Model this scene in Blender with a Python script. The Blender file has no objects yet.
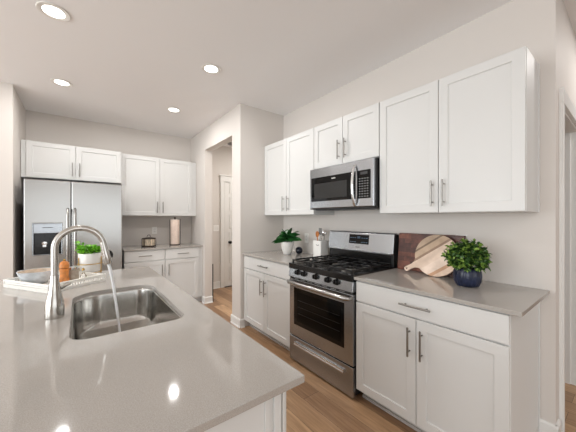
import bpy, bmesh, math, random
from mathutils import Vector, Matrix
random.seed(7)
S = bpy.context.scene
C = bpy.context.scene.collection
PI = math.pi

# ---------------------------------------------------------------- camera
cam_d = bpy.data.cameras.new('camera')
cam = bpy.data.objects.new('camera', cam_d); C.objects.link(cam)
cam_d.sensor_width = 36.0
cam_d.lens = 270.5259 * 36.0 / 576.0
cam_d.shift_y = 2.2247 / 576.0
cam_d.clip_start = 0.02
cam.location = (0, 0, 1.3439)
cam.rotation_euler = (PI / 2, 0.0, -0.6563)
S.camera = cam

# ---------------------------------------------------------------- world, lights, exposure
w = bpy.data.worlds.new('world'); S.world = w; w.use_nodes = True
wn = w.node_tree.nodes; bg = wn['Background']
bg.inputs[0].default_value = (0.95, 0.98, 1.0, 1); bg.inputs[1].default_value = 1.0

def area(name, loc, target, sx, sy, power, col=(1, 1, 1)):
    d = bpy.data.lights.new(name, 'AREA'); d.shape = 'RECTANGLE'; d.size = sx; d.size_y = sy
    d.energy = power; d.color = col
    o = bpy.data.objects.new(name, d); C.objects.link(o); o.location = loc
    o.rotation_euler = (Vector(target) - Vector(loc)).to_track_quat('-Z', 'Y').to_euler()
    return o
# added fill lights, set at unseen window openings behind and left of camera
FILL_TINT = (0.93, 0.976, 1.0)
area('added_fill_light', (0.4, -4.35, 1.45), (0.4, 0, 2.5), 4.6, 2.1, 30, FILL_TINT)
area('added_fill_light', (-4.35, -0.9, 1.45), (0, -0.9, 2.5), 3.0, 2.1, 84, FILL_TINT)
area('added_fill_light', (-4.35, 2.3, 1.45), (0, 2.3, 2.5), 2.6, 2.1, 96, FILL_TINT)
LAMP_W = 9.0

S.view_settings.view_transform = 'Standard'
S.view_settings.look = 'None'
S.view_settings.exposure = 0.03
S.view_settings.gamma = 1.0
S.view_settings.use_curve_mapping = False

# ---------------------------------------------------------------- materials
def srgb(c):
    return tuple(((v / 255) / 12.92 if v / 255 <= 0.04045 else ((v / 255 + 0.055) / 1.055) ** 2.4) for v in c)

def mat(name, col, rough=0.5, metal=0.0, spec=0.5, trans=0.0, emis=None, estr=0, coat=0.0, ior=None, bump=None, var=None):
    """bump=(scale, strength, stretch xyz); var=(scale, amount) small colour variation"""
    m = bpy.data.materials.new(name); m.use_nodes = True
    nt = m.node_tree; b = nt.nodes['Principled BSDF']
    c = tuple(srgb(col)) + (1,)
    b.inputs['Base Color'].default_value = c
    b.inputs['Roughness'].default_value = rough
    b.inputs['Metallic'].default_value = metal
    b.inputs['Specular IOR Level'].default_value = spec
    b.inputs['Transmission Weight'].default_value = trans
    b.inputs['Coat Weight'].default_value = coat
    if ior: b.inputs['IOR'].default_value = ior
    if emis:
        b.inputs['Emission Color'].default_value = tuple(srgb(emis)) + (1,)
        b.inputs['Emission Strength'].default_value = estr
    tc = nt.nodes.new('ShaderNodeTexCoord')
    if bump:
        mp = nt.nodes.new('ShaderNodeMapping'); mp.inputs['Scale'].default_value = bump[2] if len(bump) > 2 else (1, 1, 1)
        nz = nt.nodes.new('ShaderNodeTexNoise'); nz.inputs['Scale'].default_value = bump[0]; nz.inputs['Detail'].default_value = 3
        bp = nt.nodes.new('ShaderNodeBump'); bp.inputs['Strength'].default_value = bump[1]; bp.inputs['Distance'].default_value = 0.002
        nt.links.new(tc.outputs['Object'], mp.inputs[0]); nt.links.new(mp.outputs[0], nz.inputs['Vector'])
        nt.links.new(nz.outputs['Fac'], bp.inputs['Height']); nt.links.new(bp.outputs[0], b.inputs['Normal'])
    if var:
        nz = nt.nodes.new('ShaderNodeTexNoise'); nz.inputs['Scale'].default_value = var[0]; nz.inputs['Detail'].default_value = 4
        rp = nt.nodes.new('ShaderNodeValToRGB')
        k = var[1]
        rp.color_ramp.elements[0].position = .35; rp.color_ramp.elements[1].position = .65
        rp.color_ramp.elements[0].color = tuple(max(0, v * (1 - k)) for v in c[:3]) + (1,)
        rp.color_ramp.elements[1].color = tuple(min(1, v * (1 + k)) for v in c[:3]) + (1,)
        nt.links.new(tc.outputs['Object'], nz.inputs['Vector']); nt.links.new(nz.outputs['Fac'], rp.inputs[0])
        nt.links.new(rp.outputs[0], b.inputs['Base Color'])
    return m

M = {}
M['wall'] = mat('wall_paint', (213, 207, 201), 0.65, bump=(180, 0.06))
M['ceiling'] = mat('ceiling_paint', (242, 241, 241), 0.75, bump=(120, 0.08))
M['trim'] = mat('trim_paint', (228, 227, 224), 0.35)
M['cab'] = mat('cabinet_paint', (215, 215, 213), 0.42)
M['kick'] = mat('toe_kick_paint', (205, 203, 200), 0.5)
M['quartz'] = mat('quartz', (171, 166, 160), 0.055, spec=.75, var=(420, 0.13))
M['steel'] = mat('brushed_steel', (174, 172, 169), 0.22, 1.0, bump=(60, 0.10, (1, 1, 60)))
M['steelh'] = mat('brushed_steel_horizontal', (172, 175, 179), 0.22, 1.0, bump=(60, 0.10, (1, 1, 60)))
M['sink'] = mat('sink_steel', (192, 190, 186), 0.15, 1.0, bump=(40, 0.08, (1, 30, 1)))
M['nickel'] = mat('brushed_nickel', (196, 192, 186), 0.2, 1.0)
M['pull'] = mat('satin_pull_metal', (150, 147, 142), 0.3, 1.0)
M['chrome'] = mat('chrome', (225, 225, 225), 0.07, 1.0)
M['black'] = mat('black_enamel', (6, 6, 7), 0.2)
M['blackm'] = mat('black_matte', (9, 9, 9), 0.5)
M['iron'] = mat('cast_iron', (12, 12, 12), 0.36, bump=(200, 0.2))
M['glassb'] = mat('black_glass', (4, 4, 5), 0.05, spec=.25)
M['winglass'] = mat('oven_window_glass', (8, 8, 8), 0.08, spec=.12)
M['gray'] = mat('gray_plastic', (120, 120, 120), 0.4)
M['dgray'] = mat('dark_gray_plastic', (48, 48, 50), 0.4)
M['button'] = mat('printed_key', (150, 150, 150), 0.5)
M['bluepr'] = mat('display_digits', (90, 112, 132), 0.5, emis=(110, 150, 180), estr=0.06)
M['lens'] = mat('lamp_lens', (255, 255, 255), 0.5, emis=(255, 252, 245), estr=6)
M['ring'] = mat('lamp_trim', (236, 234, 230), 0.5)
M['white'] = mat('white_ceramic', (232, 230, 226), 0.2)
M['whitem'] = mat('white_plastic', (236, 234, 230), 0.4)
M['tray'] = mat('white_tray_paint', (240, 238, 232), 0.5)
M['bowl'] = mat('blue_gray_ceramic', (194, 198, 202), 0.35, var=(30, 0.15))
M['bowlin'] = mat('tan_glaze', (196, 178, 158), 0.35, var=(60, 0.2))
M['navy'] = mat('navy_ceramic', (26, 34, 58), 0.33, var=(25, 0.4))
M['navyg'] = mat('navy_sphere', (20, 24, 38), 0.25)
M['orangewood'] = mat('orange_wood', (196, 122, 58), 0.4, var=(40, 0.25))
M['pink'] = mat('pale_pink_paper', (232, 212, 198), 0.8, var=(30, 0.05), bump=(60, 0.3))
M['darkmetal'] = mat('dark_metal', (60, 45, 38), 0.4, 0.6)
M['brass'] = mat('brass', (200, 165, 95), 0.25, 1.0)
M['stonejar'] = mat('taupe_jar', (165, 152, 138), 0.35, var=(50, 0.15))
M['soil'] = mat('soil', (45, 32, 24), 0.9, bump=(90, 0.6))
M['leafd'] = mat('dark_leaf', (44, 98, 48), 0.3, var=(14, 0.35))
M['leafb'] = mat('boxwood_leaf', (54, 86, 36), 0.4, var=(45, 0.6))
M['leafy'] = mat('boxwood_tip_leaf', (118, 148, 62), 0.45, var=(45, 0.3))
M['leafn'] = mat('fresh_herb_leaf', (108, 176, 40), 0.4, var=(60, 0.35))
M['stem'] = mat('stem', (62, 74, 36), 0.6)
M['water'] = mat('water', (246, 247, 248), 0.12, trans=0.12, ior=1.33)
M['glass'] = mat('clear_glass', (250, 250, 250), 0.02, trans=1.0, ior=1.45)
M['cream'] = mat('cream_filling', (206, 190, 168), 0.7, var=(38, 0.3))
M['cord'] = mat('white_vinyl', (225, 222, 216), 0.5)

def wood_floor():
    m = bpy.data.materials.new('oak_plank_floor'); m.use_nodes = True
    nt = m.node_tree; N = nt.nodes; L = nt.links; b = N['Principled BSDF']
    tc = N.new('ShaderNodeTexCoord'); mp = N.new('ShaderNodeMapping')
    mp.inputs['Rotation'].default_value = (0, 0, PI / 2); mp.inputs['Location'].default_value = (0.3, 0.05, 0)
    L.new(tc.outputs['Object'], mp.inputs[0])
    br = N.new('ShaderNodeTexBrick'); br.offset = 0.37; br.offset_frequency = 2
    br.inputs['Scale'].default_value = 1.0; br.inputs['Brick Width'].default_value = 1.22; br.inputs['Row Height'].default_value = 0.152
    br.inputs['Mortar Size'].default_value = 0.0012; br.inputs['Mortar Smooth'].default_value = 0.2; br.inputs['Bias'].default_value = -0.1
    br.inputs['Color1'].default_value = tuple(srgb((194, 158, 122))) + (1,)
    br.inputs['Color2'].default_value = tuple(srgb((130, 96, 68))) + (1,)
    br.inputs['Mortar'].default_value = tuple(srgb((70, 50, 36))) + (1,)
    L.new(mp.outputs[0], br.inputs['Vector'])
    mg = N.new('ShaderNodeMapping'); mg.inputs['Scale'].default_value = (14, 0.9, 1)
    L.new(tc.outputs['Object'], mg.inputs[0])
    nz = N.new('ShaderNodeTexNoise'); nz.inputs['Scale'].default_value = 3.0; nz.inputs['Detail'].default_value = 7; nz.inputs['Roughness'].default_value = 0.65; nz.inputs['Distortion'].default_value = 0.6
    L.new(mg.outputs[0], nz.inputs['Vector'])
    rp = N.new('ShaderNodeValToRGB'); rp.color_ramp.elements[0].position = .3; rp.color_ramp.elements[1].position = .7
    rp.color_ramp.elements[0].color = (0.55, 0.50, 0.46, 1); rp.color_ramp.elements[1].color = (1.15, 1.15, 1.15, 1)
    L.new(nz.outputs['Fac'], rp.inputs[0])
    mx = N.new('ShaderNodeMix'); mx.data_type = 'RGBA'; mx.blend_type = 'MULTIPLY'; mx.inputs[0].default_value = 0.85
    L.new(br.outputs['Color'], mx.inputs[6]); L.new(rp.outputs[0], mx.inputs[7]); L.new(mx.outputs[2], b.inputs['Base Color'])
    b.inputs['Roughness'].default_value = 0.34
    bp = N.new('ShaderNodeBump'); bp.inputs['Strength'].default_value = 0.15; bp.inputs['Distance'].default_value = 0.002
    L.new(nz.outputs['Fac'], bp.inputs['Height']); L.new(bp.outputs[0], b.inputs['Normal'])
    return m
M['floor'] = wood_floor()

def striped_wood(name, cols, scale, direction, grain=(2, 30, 2), rough=0.45, wobble=0.02):
    """parallel staves of different wood glued side by side: stave index -> constant colour ramp"""
    m = bpy.data.materials.new(name); m.use_nodes = True
    nt = m.node_tree; N = nt.nodes; L = nt.links; b = N['Principled BSDF']
    tc = N.new('ShaderNodeTexCoord')
    dt = N.new('ShaderNodeVectorMath'); dt.operation = 'DOT_PRODUCT'; dt.inputs[1].default_value = direction
    L.new(tc.outputs['Object'], dt.inputs[0])
    ml = N.new('ShaderNodeMath'); ml.operation = 'MULTIPLY_ADD'; ml.inputs[1].default_value = scale; ml.inputs[2].default_value = 0.5
    L.new(dt.outputs['Value'], ml.inputs[0])
    rp = N.new('ShaderNodeValToRGB'); rp.color_ramp.interpolation = 'CONSTANT'
    e = rp.color_ramp.elements
    n = len(cols)
    e[0].position = 0; e[0].color = tuple(srgb(cols[0][1])) + (1,)
    e[1].position = cols[1][0]; e[1].color = tuple(srgb(cols[1][1])) + (1,)
    for p, c in cols[2:]:
        q = e.new(p); q.color = tuple(srgb(c)) + (1,)
    L.new(ml.outputs[0], rp.inputs[0])
    mg = N.new('ShaderNodeMapping'); mg.inputs['Scale'].default_value = grain
    L.new(tc.outputs['Object'], mg.inputs[0])
    nz = N.new('ShaderNodeTexNoise'); nz.inputs['Scale'].default_value = 6; nz.inputs['Detail'].default_value = 5
    L.new(mg.outputs[0], nz.inputs['Vector'])
    r2 = N.new('ShaderNodeValToRGB'); r2.color_ramp.elements[0].color = (0.7, 0.66, 0.62, 1); r2.color_ramp.elements[1].color = (1.1, 1.1, 1.1, 1)
    r2.color_ramp.elements[0].position = .3; r2.color_ramp.elements[1].position = .7
    L.new(nz.outputs['Fac'], r2.inputs[0])
    mx = N.new('ShaderNodeMix'); mx.data_type = 'RGBA'; mx.blend_type = 'MULTIPLY'; mx.inputs[0].default_value = 0.8
    L.new(rp.outputs[0], mx.inputs[6]); L.new(r2.outputs[0], mx.inputs[7]); L.new(mx.outputs[2], b.inputs['Base Color'])
    b.inputs['Roughness'].default_value = rough
    return m

def block_wood():
    m = bpy.data.materials.new('dark_block_wood'); m.use_nodes = True
    nt = m.node_tree; N = nt.nodes; L = nt.links; b = N['Principled BSDF']
    tc = N.new('ShaderNodeTexCoord'); mp = N.new('ShaderNodeMapping'); mp.inputs['Rotation'].default_value = (PI / 2, 0, PI / 2)
    sp = N.new('ShaderNodeSeparateXYZ'); cb = N.new('ShaderNodeCombineXYZ')
    L.new(tc.outputs['Object'], sp.inputs[0]); L.new(sp.outputs[1], cb.inputs[0]); L.new(sp.outputs[2], cb.inputs[1])
    br = N.new('ShaderNodeTexBrick'); br.inputs['Scale'].default_value = 1; br.inputs['Brick Width'].default_value = 0.11; br.inputs['Row Height'].default_value = 0.037
    br.inputs['Mortar Size'].default_value = 0.0006
    br.inputs['Color1'].default_value = tuple(srgb((124, 72, 54))) + (1,); br.inputs['Color2'].default_value = tuple(srgb((70, 38, 32))) + (1,)
    br.inputs['Mortar'].default_value = tuple(srgb((40, 22, 18))) + (1,)
    L.new(cb.outputs[0], br.inputs['Vector'])
    nz = N.new('ShaderNodeTexNoise'); nz.inputs['Scale'].default_value = 22; nz.inputs['Detail'].default_value = 4
    L.new(tc.outputs['Object'], nz.inputs['Vector'])
    r2 = N.new('ShaderNodeValToRGB'); r2.color_ramp.elements[0].color = (0.6, 0.55, 0.5, 1); r2.color_ramp.elements[1].color = (1.3, 1.3, 1.3, 1)
    r2.color_ramp.elements[0].position = .35; r2.color_ramp.elements[1].position = .68
    L.new(nz.outputs['Fac'], r2.inputs[0])
    mx = N.new('ShaderNodeMix'); mx.data_type = 'RGBA'; mx.blend_type = 'MULTIPLY'; mx.inputs[0].default_value = 0.9
    L.new(br.outputs['Color'], mx.inputs[6]); L.new(r2.outputs[0], mx.inputs[7]); L.new(mx.outputs[2], b.inputs['Base Color'])
    b.inputs['Roughness'].default_value = 0.4
    return m
M['block'] = block_wood()

# ---------------------------------------------------------------- mesh helpers
def B(): return bmesh.new()

def box(bm, x0, x1, y0, y1, z0, z1):
    v = [bm.verts.new(p) for p in ((x0, y0, z0), (x1, y0, z0), (x1, y1, z0), (x0, y1, z0), (x0, y0, z1), (x1, y0, z1), (x1, y1, z1), (x0, y1, z1))]
    for f in ((0, 3, 2, 1), (4, 5, 6, 7), (0, 1, 5, 4), (1, 2, 6, 5), (2, 3, 7, 6), (3, 0, 4, 7)):
        bm.faces.new([v[i] for i in f])

def prism(bm, pts, z0, z1):
    """pts: CCW outline in xy"""
    lo = [bm.verts.new((p[0], p[1], z0)) for p in pts]; hi = [bm.verts.new((p[0], p[1], z1)) for p in pts]
    bm.faces.new(lo[::-1]); bm.faces.new(hi)
    n = len(pts)
    for i in range(n): bm.faces.new((lo[i], lo[(i + 1) % n], hi[(i + 1) % n], hi[i]))

def extrude_profile(bm, prof, axis, a0, a1):
    """prof: list of 2D pts; axis 'x': pts are (y,z); 'y': pts are (x,z)"""
    def P(p, a): return (a, p[0], p[1]) if axis == 'x' else (p[0], a, p[1])
    lo = [bm.verts.new(P(p, a0)) for p in prof]; hi = [bm.verts.new(P(p, a1)) for p in prof]
    bm.faces.new(lo); bm.faces.new(hi[::-1]); n = len(prof)
    for i in range(n): bm.faces.new((lo[i], hi[i], hi[(i + 1) % n], lo[(i + 1) % n]))

def lathe(bm, prof, seg=32, c=(0, 0, 0), mtx=None, sx=1, sy=1, wob=None):
    rings = []
    for k, (r, z) in enumerate(prof):
        ring = []
        for i in range(seg):
            a = 2 * PI * i / seg
            rr = r * (wob(a, k) if wob else 1)
            p = Vector((rr * math.cos(a) * sx, rr * math.sin(a) * sy, z))
            if mtx: p = mtx @ p
            ring.append(bm.verts.new(p + Vector(c)))
        rings.append(ring)
    for a, b in zip(rings, rings[1:]):
        for i in range(seg): bm.faces.new((a[i], a[(i + 1) % seg], b[(i + 1) % seg], b[i]))
    bm.faces.new(rings[0][::-1]); bm.faces.new(rings[-1])

def cyl(bm, p0, p1, r, seg=16, r1=None):
    sweep(bm, [p0, p1], [r, r if r1 is None else r1], seg)

def sweep(bm, pts, rad, seg=14):
    pts = [Vector(p) for p in pts]
    if not isinstance(rad, (list, tuple)): rad = [rad] * len(pts)
    n = len(pts); t = []
    for i in range(n):
        a = pts[max(0, i - 1)]; b = pts[min(n - 1, i + 1)]; t.append((b - a).normalized())
    up = Vector((0, 0, 1)) if abs(t[0].z) < .9 else Vector((0, 1, 0))
    u = t[0].cross(up).normalized(); rings = []
    for i in range(n):
        u = (u - t[i] * u.dot(t[i])).normalized(); v = t[i].cross(u)
        rings.append([bm.verts.new(pts[i] + (u * math.cos(2 * PI * k / seg) + v * math.sin(2 * PI * k / seg)) * rad[i]) for k in range(seg)])
    for a, b in zip(rings, rings[1:]):
        for k in range(seg): bm.faces.new((a[k], a[(k + 1) % seg], b[(k + 1) % seg], b[k]))
    bm.faces.new(rings[0][::-1]); bm.faces.new(rings[-1])

def obj(name, bm, m, parent=None, bevel=0.0, smooth=False, loc=None, rotz=None):
    bmesh.ops.recalc_face_normals(bm, faces=bm.faces)
    me = bpy.data.meshes.new(name); bm.to_mesh(me); bm.free()
    o = bpy.data.objects.new(name, me); C.objects.link(o)
    if isinstance(m, (list, tuple)):
        for q in m: me.materials.append(q)
    else: me.materials.append(m)
    if parent: o.parent = parent
    if loc: o.location = loc
    if rotz is not None: o.rotation_euler = (0, 0, rotz)
    if smooth:
        for p in me.polygons: p.use_smooth = True
        md = o.modifiers.new('edges', 'EDGE_SPLIT'); md.split_angle = math.radians(38)
    if bevel:
        b = o.modifiers.new('bevel', 'BEVEL'); b.width = bevel; b.segments = 2; b.limit_method = 'ANGLE'
    return o

def thing(name, label, cat, loc=(0, 0, 0), rotz=0, group=None):
    o = bpy.data.objects.new(name, None); C.objects.link(o); o.empty_display_size = .05
    o.location = loc; o.rotation_euler = (0, 0, rotz)
    o['label'] = label; o['category'] = cat
    if group: o['group'] = group
    return o

def tag(o, label, cat, group=None, kind=None):
    o['label'] = label; o['category'] = cat
    if group: o['group'] = group
    if kind: o['kind'] = kind
    return o

def struct(name, bm, m, label=None, cat=None, bevel=0.0):
    o = obj(name, bm, m, bevel=bevel); o['kind'] = 'structure'
    if label: o['label'] = label
    if cat: o['category'] = cat
    return o

def copy_thing(root, loc, label, rotz=None):
    r = root.copy(); C.objects.link(r); r.location = loc; r['label'] = label
    if rotz is not None: r.rotation_euler = (0, 0, rotz)
    for ch in list(root.children):
        c = ch.copy(); C.objects.link(c); c.parent = r
        for g in list(ch.children):
            d = g.copy(); C.objects.link(d); d.parent = c
    return r

# ---------------------------------------------------------------- key dimensions (metres)
XR, XC, XU = 2.2191, 1.593, 1.909          # range wall plane, counter front edge, upper cabinet door front
YST, XW, YF = 2.986, 1.5623, 4.862         # stub wall face, opening wall plane, fridge wall plane
ZC, CT = 2.7526, 0.914                     # ceiling, counter height
YE = 0.30                                  # end of range wall
XL, YP = -0.5562, 4.02                     # left pillar return
ZUB, ZUT = 1.3805, 2.2788

# ================================================================= STRUCTURE
bm = B(); box(bm, -4.6, 6.0, -4.6, 5.1, -0.06, 0.0); struct('floor', bm, M['floor'], 'warm brown wood plank floor', 'floor')
bm = B(); box(bm, -4.6, 6.0, -4.6, 5.1, ZC, ZC + 0.06); struct('ceiling', bm, M['ceiling'], 'pale flat kitchen ceiling', 'ceiling')
# range wall, and stub wall returning from it
bm = B(); box(bm, XR, XR + 0.13, YE + 0.13, YST + 0.13, 0, ZC); struct('wall_right', bm, M['wall'], 'pale greige wall behind the range and cabinets', 'wall')
bm = B(); box(bm, XW, XR - 0.001, YST, 3.2133, 0, ZC); struct('wall_stub', bm, M['wall'], 'short wall returning beside the left base cabinet', 'wall')
# wall with the hall opening
bm = B()
box(bm, XW, XW + 0.12, 4.1705, YF + 0.23, 0, ZC); box(bm, XW, XW + 0.12, 3.2133, 4.1705, 2.417, ZC)
struct('wall_opening', bm, M['wall'], 'wall with the cased opening to the hall', 'wall')
bm = B(); box(bm, XL - 0.14, XW, YF, YF + 0.12, 0, ZC); struct('wall_back', bm, M['wall'], 'wall behind the fridge', 'wall')
bm = B(); box(bm, -4.6, XL, YP, YP + 0.12, 0, ZC); box(bm, XL - 0.12, XL, YP + 0.12, YF, 0, ZC)
struct('wall_left', bm, M['wall'], 'wall left of the fridge', 'wall')
# wall with the doorway at the far right (faces the camera, seen at a grazing angle)
DX0, DX1, DZ = 2.41, 3.17, 2.055
bm = B()
box(bm, XR, DX0, YE, YE + 0.13, 0, ZC); box(bm, DX1, 6.0, YE, YE + 0.13, 0, ZC); box(bm, DX0, DX1, YE, YE + 0.13, DZ, ZC)
struct('wall_end', bm, M['wall'], 'wall with a doorway at the right edge', 'wall')
# hall walls
HY = 4.95
bm = B(); box(bm, XW + 0.14, 3.6, HY, HY + 0.12, 0, ZC); struct('wall_hall_back', bm, M['wall'], 'hall wall with a white panelled door', 'wall')
bm = B(); box(bm, 3.5, 3.6, YST, HY, 0, ZC); box(bm, XR + 0.13, 3.5, YST, YST + 0.13, 0, ZC)
struct('wall_hall_side', bm, M['wall'], 'side wall of the hall', 'wall')
# room behind the right doorway
bm = B(); box(bm, 5.0, 5.1, YE + .13, 2.9, 0, ZC)
struct('wall_side_room', bm, M['wall'], 'wall of the side room', 'wall')
# rear and side walls of the open-plan room, with window openings added for the fill lights
bm = B()
box(bm, -4.6, -1.95, -4.6, -4.5, 0, ZC); box(bm, 2.75, 6.0, -4.6, -4.5, 0, ZC); box(bm, -1.95, 2.75, -4.6, -4.5, 0, 0.35); box(bm, -1.95, 2.75, -4.6, -4.5, 2.5, ZC)
struct('wall_rear', bm, M['wall'], 'wall behind the camera with added wide window openings', 'wall')
bm = B()
box(bm, -4.6, -4.5, -4.5, -2.45, 0, ZC); box(bm, -4.6, -4.5, 0.65, 0.95, 0, ZC); box(bm, -4.6, -4.5, 3.65, YP, 0, ZC)
for ya, yb in ((-2.45, .65), (.95, 3.65)): box(bm, -4.6, -4.5, ya, yb, 0, 0.35); box(bm, -4.6, -4.5, ya, yb, 2.5, ZC)
struct('wall_far_left', bm, M['wall'], 'left wall of the living area', 'wall')
bm = B()
box(bm, 5.9, 6.0, -4.5, YE, 0, ZC)
struct('wall_far_right', bm, M['wall'], 'right wall of the living area', 'wall')

# baseboards: (outline with a chamfered top + shoe)
def base_run(bm, p0, p1, n, h=0.128, t=0.014):
    """p0,p1: xy along wall, n: xy unit normal out of the wall"""
    p0, p1, n = Vector((p0[0], p0[1], 0)), Vector((p1[0], p1[1], 0)), Vector((n[0], n[1], 0))
    prof = [(0, 0), (t + 0.010, 0), (t + 0.010, 0.008), (t, 0.018), (t, h - 0.012), (t - 0.007, h), (0, h)]
    lo = [bm.verts.new(p0 + n * a + Vector((0, 0, z))) for a, z in prof]; hi = [bm.verts.new(p1 + n * a + Vector((0, 0, z))) for a, z in prof]
    bm.faces.new(lo); bm.faces.new(hi[::-1]); k = len(prof)
    for i in range(k): bm.faces.new((lo[i], hi[i], hi[(i + 1) % k], lo[(i + 1) % k]))
bm = B()
base_run(bm, (XW, YST - 0.012), (XW, 3.2133 + .012), (-1, 0), h=0.104); base_run(bm, (XW, 4.1705 - .012), (XW, 4.25), (-1, 0), h=0.104)
base_run(bm, (XW, 3.2133), (XW + .12, 3.2133), (0, 1), h=0.104); base_run(bm, (XW, 4.1705), (XW + .12, 4.1705), (0, -1), h=0.104)
base_run(bm, (XW, YST), (XW + .05, YST), (0, -1), h=0.104)
struct('baseboard_opening', bm, M['trim'], 'white baseboard at the hall opening', 'baseboard')
bm = B(); base_run(bm, (XR, YE - .014), (XR, 0.367), (-1, 0)); base_run(bm, (XR - 0.012, YE), (2.3, YE), (0, -1))
struct('baseboard_right', bm, M['trim'], 'white baseboard right of the range run', 'baseboard')
bm = B(); base_run(bm, (1.71, HY), (2.15, HY), (0, -1)); struct('baseboard_hall', bm, M['trim'], 'white baseboard in the hall', 'baseboard')
bm = B(); base_run(bm, (XL, YP - .014), (XL, 4.3), (1, 0)); base_run(bm, (-4.5, YP), (XL, YP), (0, -1)); struct('baseboard_left', bm, M['trim'], 'white baseboard left of the fridge', 'baseboard')

# doorway at the right: casing (left leg, right leg, head) with stepped profile + jamb liner
bm = B()
def casing_leg(bm, x0, x1, z1):
    box(bm, x0, x1, YE - 0.012, YE, 0, z1); box(bm, x0 + .006, x0 + 0.030, YE - 0.020, YE - 0.012, 0, z1); box(bm, x1 - 0.018, x1 - .005, YE - 0.016, YE - 0.012, 0, z1)
casing_leg(bm, DX0 - 0.085, DX0 + .004, DZ); casing_leg(bm, DX1 - .004, DX1 + 0.085, DZ)
box(bm, DX0 - 0.085, DX1 + 0.085, YE - 0.020, YE, DZ - 0.004, DZ + 0.085)
struct('trim_1', bm, M['trim'], 'white casing around the right doorway', 'casing', bevel=.002)
bm = B()
box(bm, DX0, DX0 + 0.018, YE, YE + 0.14, 0, DZ - .018); box(bm, DX1 - 0.018, DX1, YE, YE + 0.14, 0, DZ - .018); box(bm, DX0, DX1, YE, YE + 0.14, DZ - 0.018, DZ)
box(bm, DX1 - 0.030, DX1 - 0.018, YE + 0.04, YE + 0.075, 0, DZ - .018); box(bm, DX0 + 0.018, DX0 + 0.030, YE + 0.04, YE + 0.075, 0, DZ - .018)
struct('trim_2', bm, M['trim'], 'white jamb lining of the right doorway', 'jamb', bevel=.0015)

# ================================================================= CABINET PARTS
def shaker(bm, x0, x1, z0, z1, yf, th=0.019, st=0.057, rec=0.0085):
    """door slab with recessed centre panel; front at y=yf facing -y"""
    def ring(a, y): return [bm.verts.new(p) for p in ((x0 + a, y, z0 + a), (x1 - a, y, z0 + a), (x1 - a, y, z1 - a), (x0 + a, y, z1 - a))]
    rs = [ring(0, yf + th), ring(0, yf + 0.002), ring(0.002, yf), ring(st, yf), ring(st + 0.001, yf + rec - 0.002), ring(st + 0.006, yf + rec)]
    for a, b in zip(rs, rs[1:]):
        for i in range(4): bm.faces.new((a[i], a[(i + 1) % 4], b[(i + 1) % 4], b[i]))
    bm.faces.new(rs[0][::-1]); bm.faces.new(rs[-1])

def slab(bm, x0, x1, z0, z1, yf, th=0.019):
    def ring(a, y): return [bm.verts.new(p) for p in ((x0 + a, y, z0 + a), (x1 - a, y, z0 + a), (x1 - a, y, z1 - a), (x0 + a, y, z1 - a))]
    rs = [ring(0, yf + th), ring(0, yf + 0.0025), ring(0.0025, yf)]
    for a, b in zip(rs, rs[1:]):
        for i in range(4): bm.faces.new((a[i], a[(i + 1) % 4], b[(i + 1) % 4], b[i]))
    bm.faces.new(rs[0][::-1]); bm.faces.new(rs[-1])

def pull(parent, x, z, yf, length, vertical=True):
    bm = B(); h = length / 2; s = h * 0.68; y = yf - 0.030; r = 0.0058
    if vertical:
        cyl(bm, (x, y, z - h), (x, y, z + h), r); [cyl(bm, (x, yf, z + q), (x, y, z + q), 0.0045, 10) for q in (-s, s)]
    else:
        cyl(bm, (x - h, y, z), (x + h, y, z), r); [cyl(bm, (x + q, yf, z), (x + q, y, z), 0.0045, 10) for q in (-s, s)]
    return obj('handle', bm, M['pull'], parent, smooth=True)

FY = -0.019   # door front in cabinet local frame; carcass front at y=0
def cabinet(name, label, cat, loc, rotz, w, depth, z0, z1, doors, drawers, group=None, kick=True, pl=0.175, fill_left=0, fill_right=0, scribe=True):
    """local x along the front (left to right seen from the front), y into the wall.
    doors: (x0,x1,z0,z1,handle_x,handle_z); drawers: (x0,x1,z0,z1,handle length)"""
    t = thing(name, label, cat, loc, rotz, group)
    bm = B(); box(bm, 0, w, 0, depth, z0, z1)
    obj('cabinet_body', bm, M['cab'], t, bevel=.0015)
    for d in doors:
        bm = B(); shaker(bm, d[0], d[1], d[2], d[3], FY); do = obj('door', bm, M['cab'], t)
        pull(do, d[4], d[5], FY, pl)
    for d in drawers:
        bm = B(); slab(bm, d[0], d[1], d[2], d[3], FY); do = obj('drawer', bm, M['cab'], t)
        pull(do, (d[0] + d[1]) / 2, (d[2] + d[3]) / 2, FY, d[4], False)
    if kick:
        bm = B(); box(bm, 0.0, w, 0.072, depth, 0.0, z0); box(bm, 0.0, w, 0.060, 0.072, 0, 0.018)
        obj('toe_kick', bm, M['kick'], t)
    return t

R90 = -PI / 2     # local x -> world -Y, local y -> world +X
XB = 1.605 + 0.019
g = 0.002
# right base cabinet (world Y 1.274 -> 0.372)
W1 = 1.270 - 0.372
t = cabinet('base_cabinet', 'white base cabinet right of the range, one wide drawer over two doors', 'cabinet', (XB, 1.270, 0), R90, W1, XR - XB - 0.003, 0.09, 0.893,
    [(0.004, W1 / 2 - g, 0.095, 0.733, W1 / 2 - 0.038, 0.592), (W1 / 2 + g, W1 - 0.003, 0.095, 0.733, W1 / 2 + 0.038, 0.592)],
    [(0.004, W1 - 0.003, 0.742, 0.883, 0.19)])
bm = B(); box(bm, W1, W1 + 0.005, XR - XB - 0.024, XR - XB - 0.003, 0.0, 0.893); obj('scribe_moulding', bm, M['cab'], t, bevel=.001)
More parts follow.
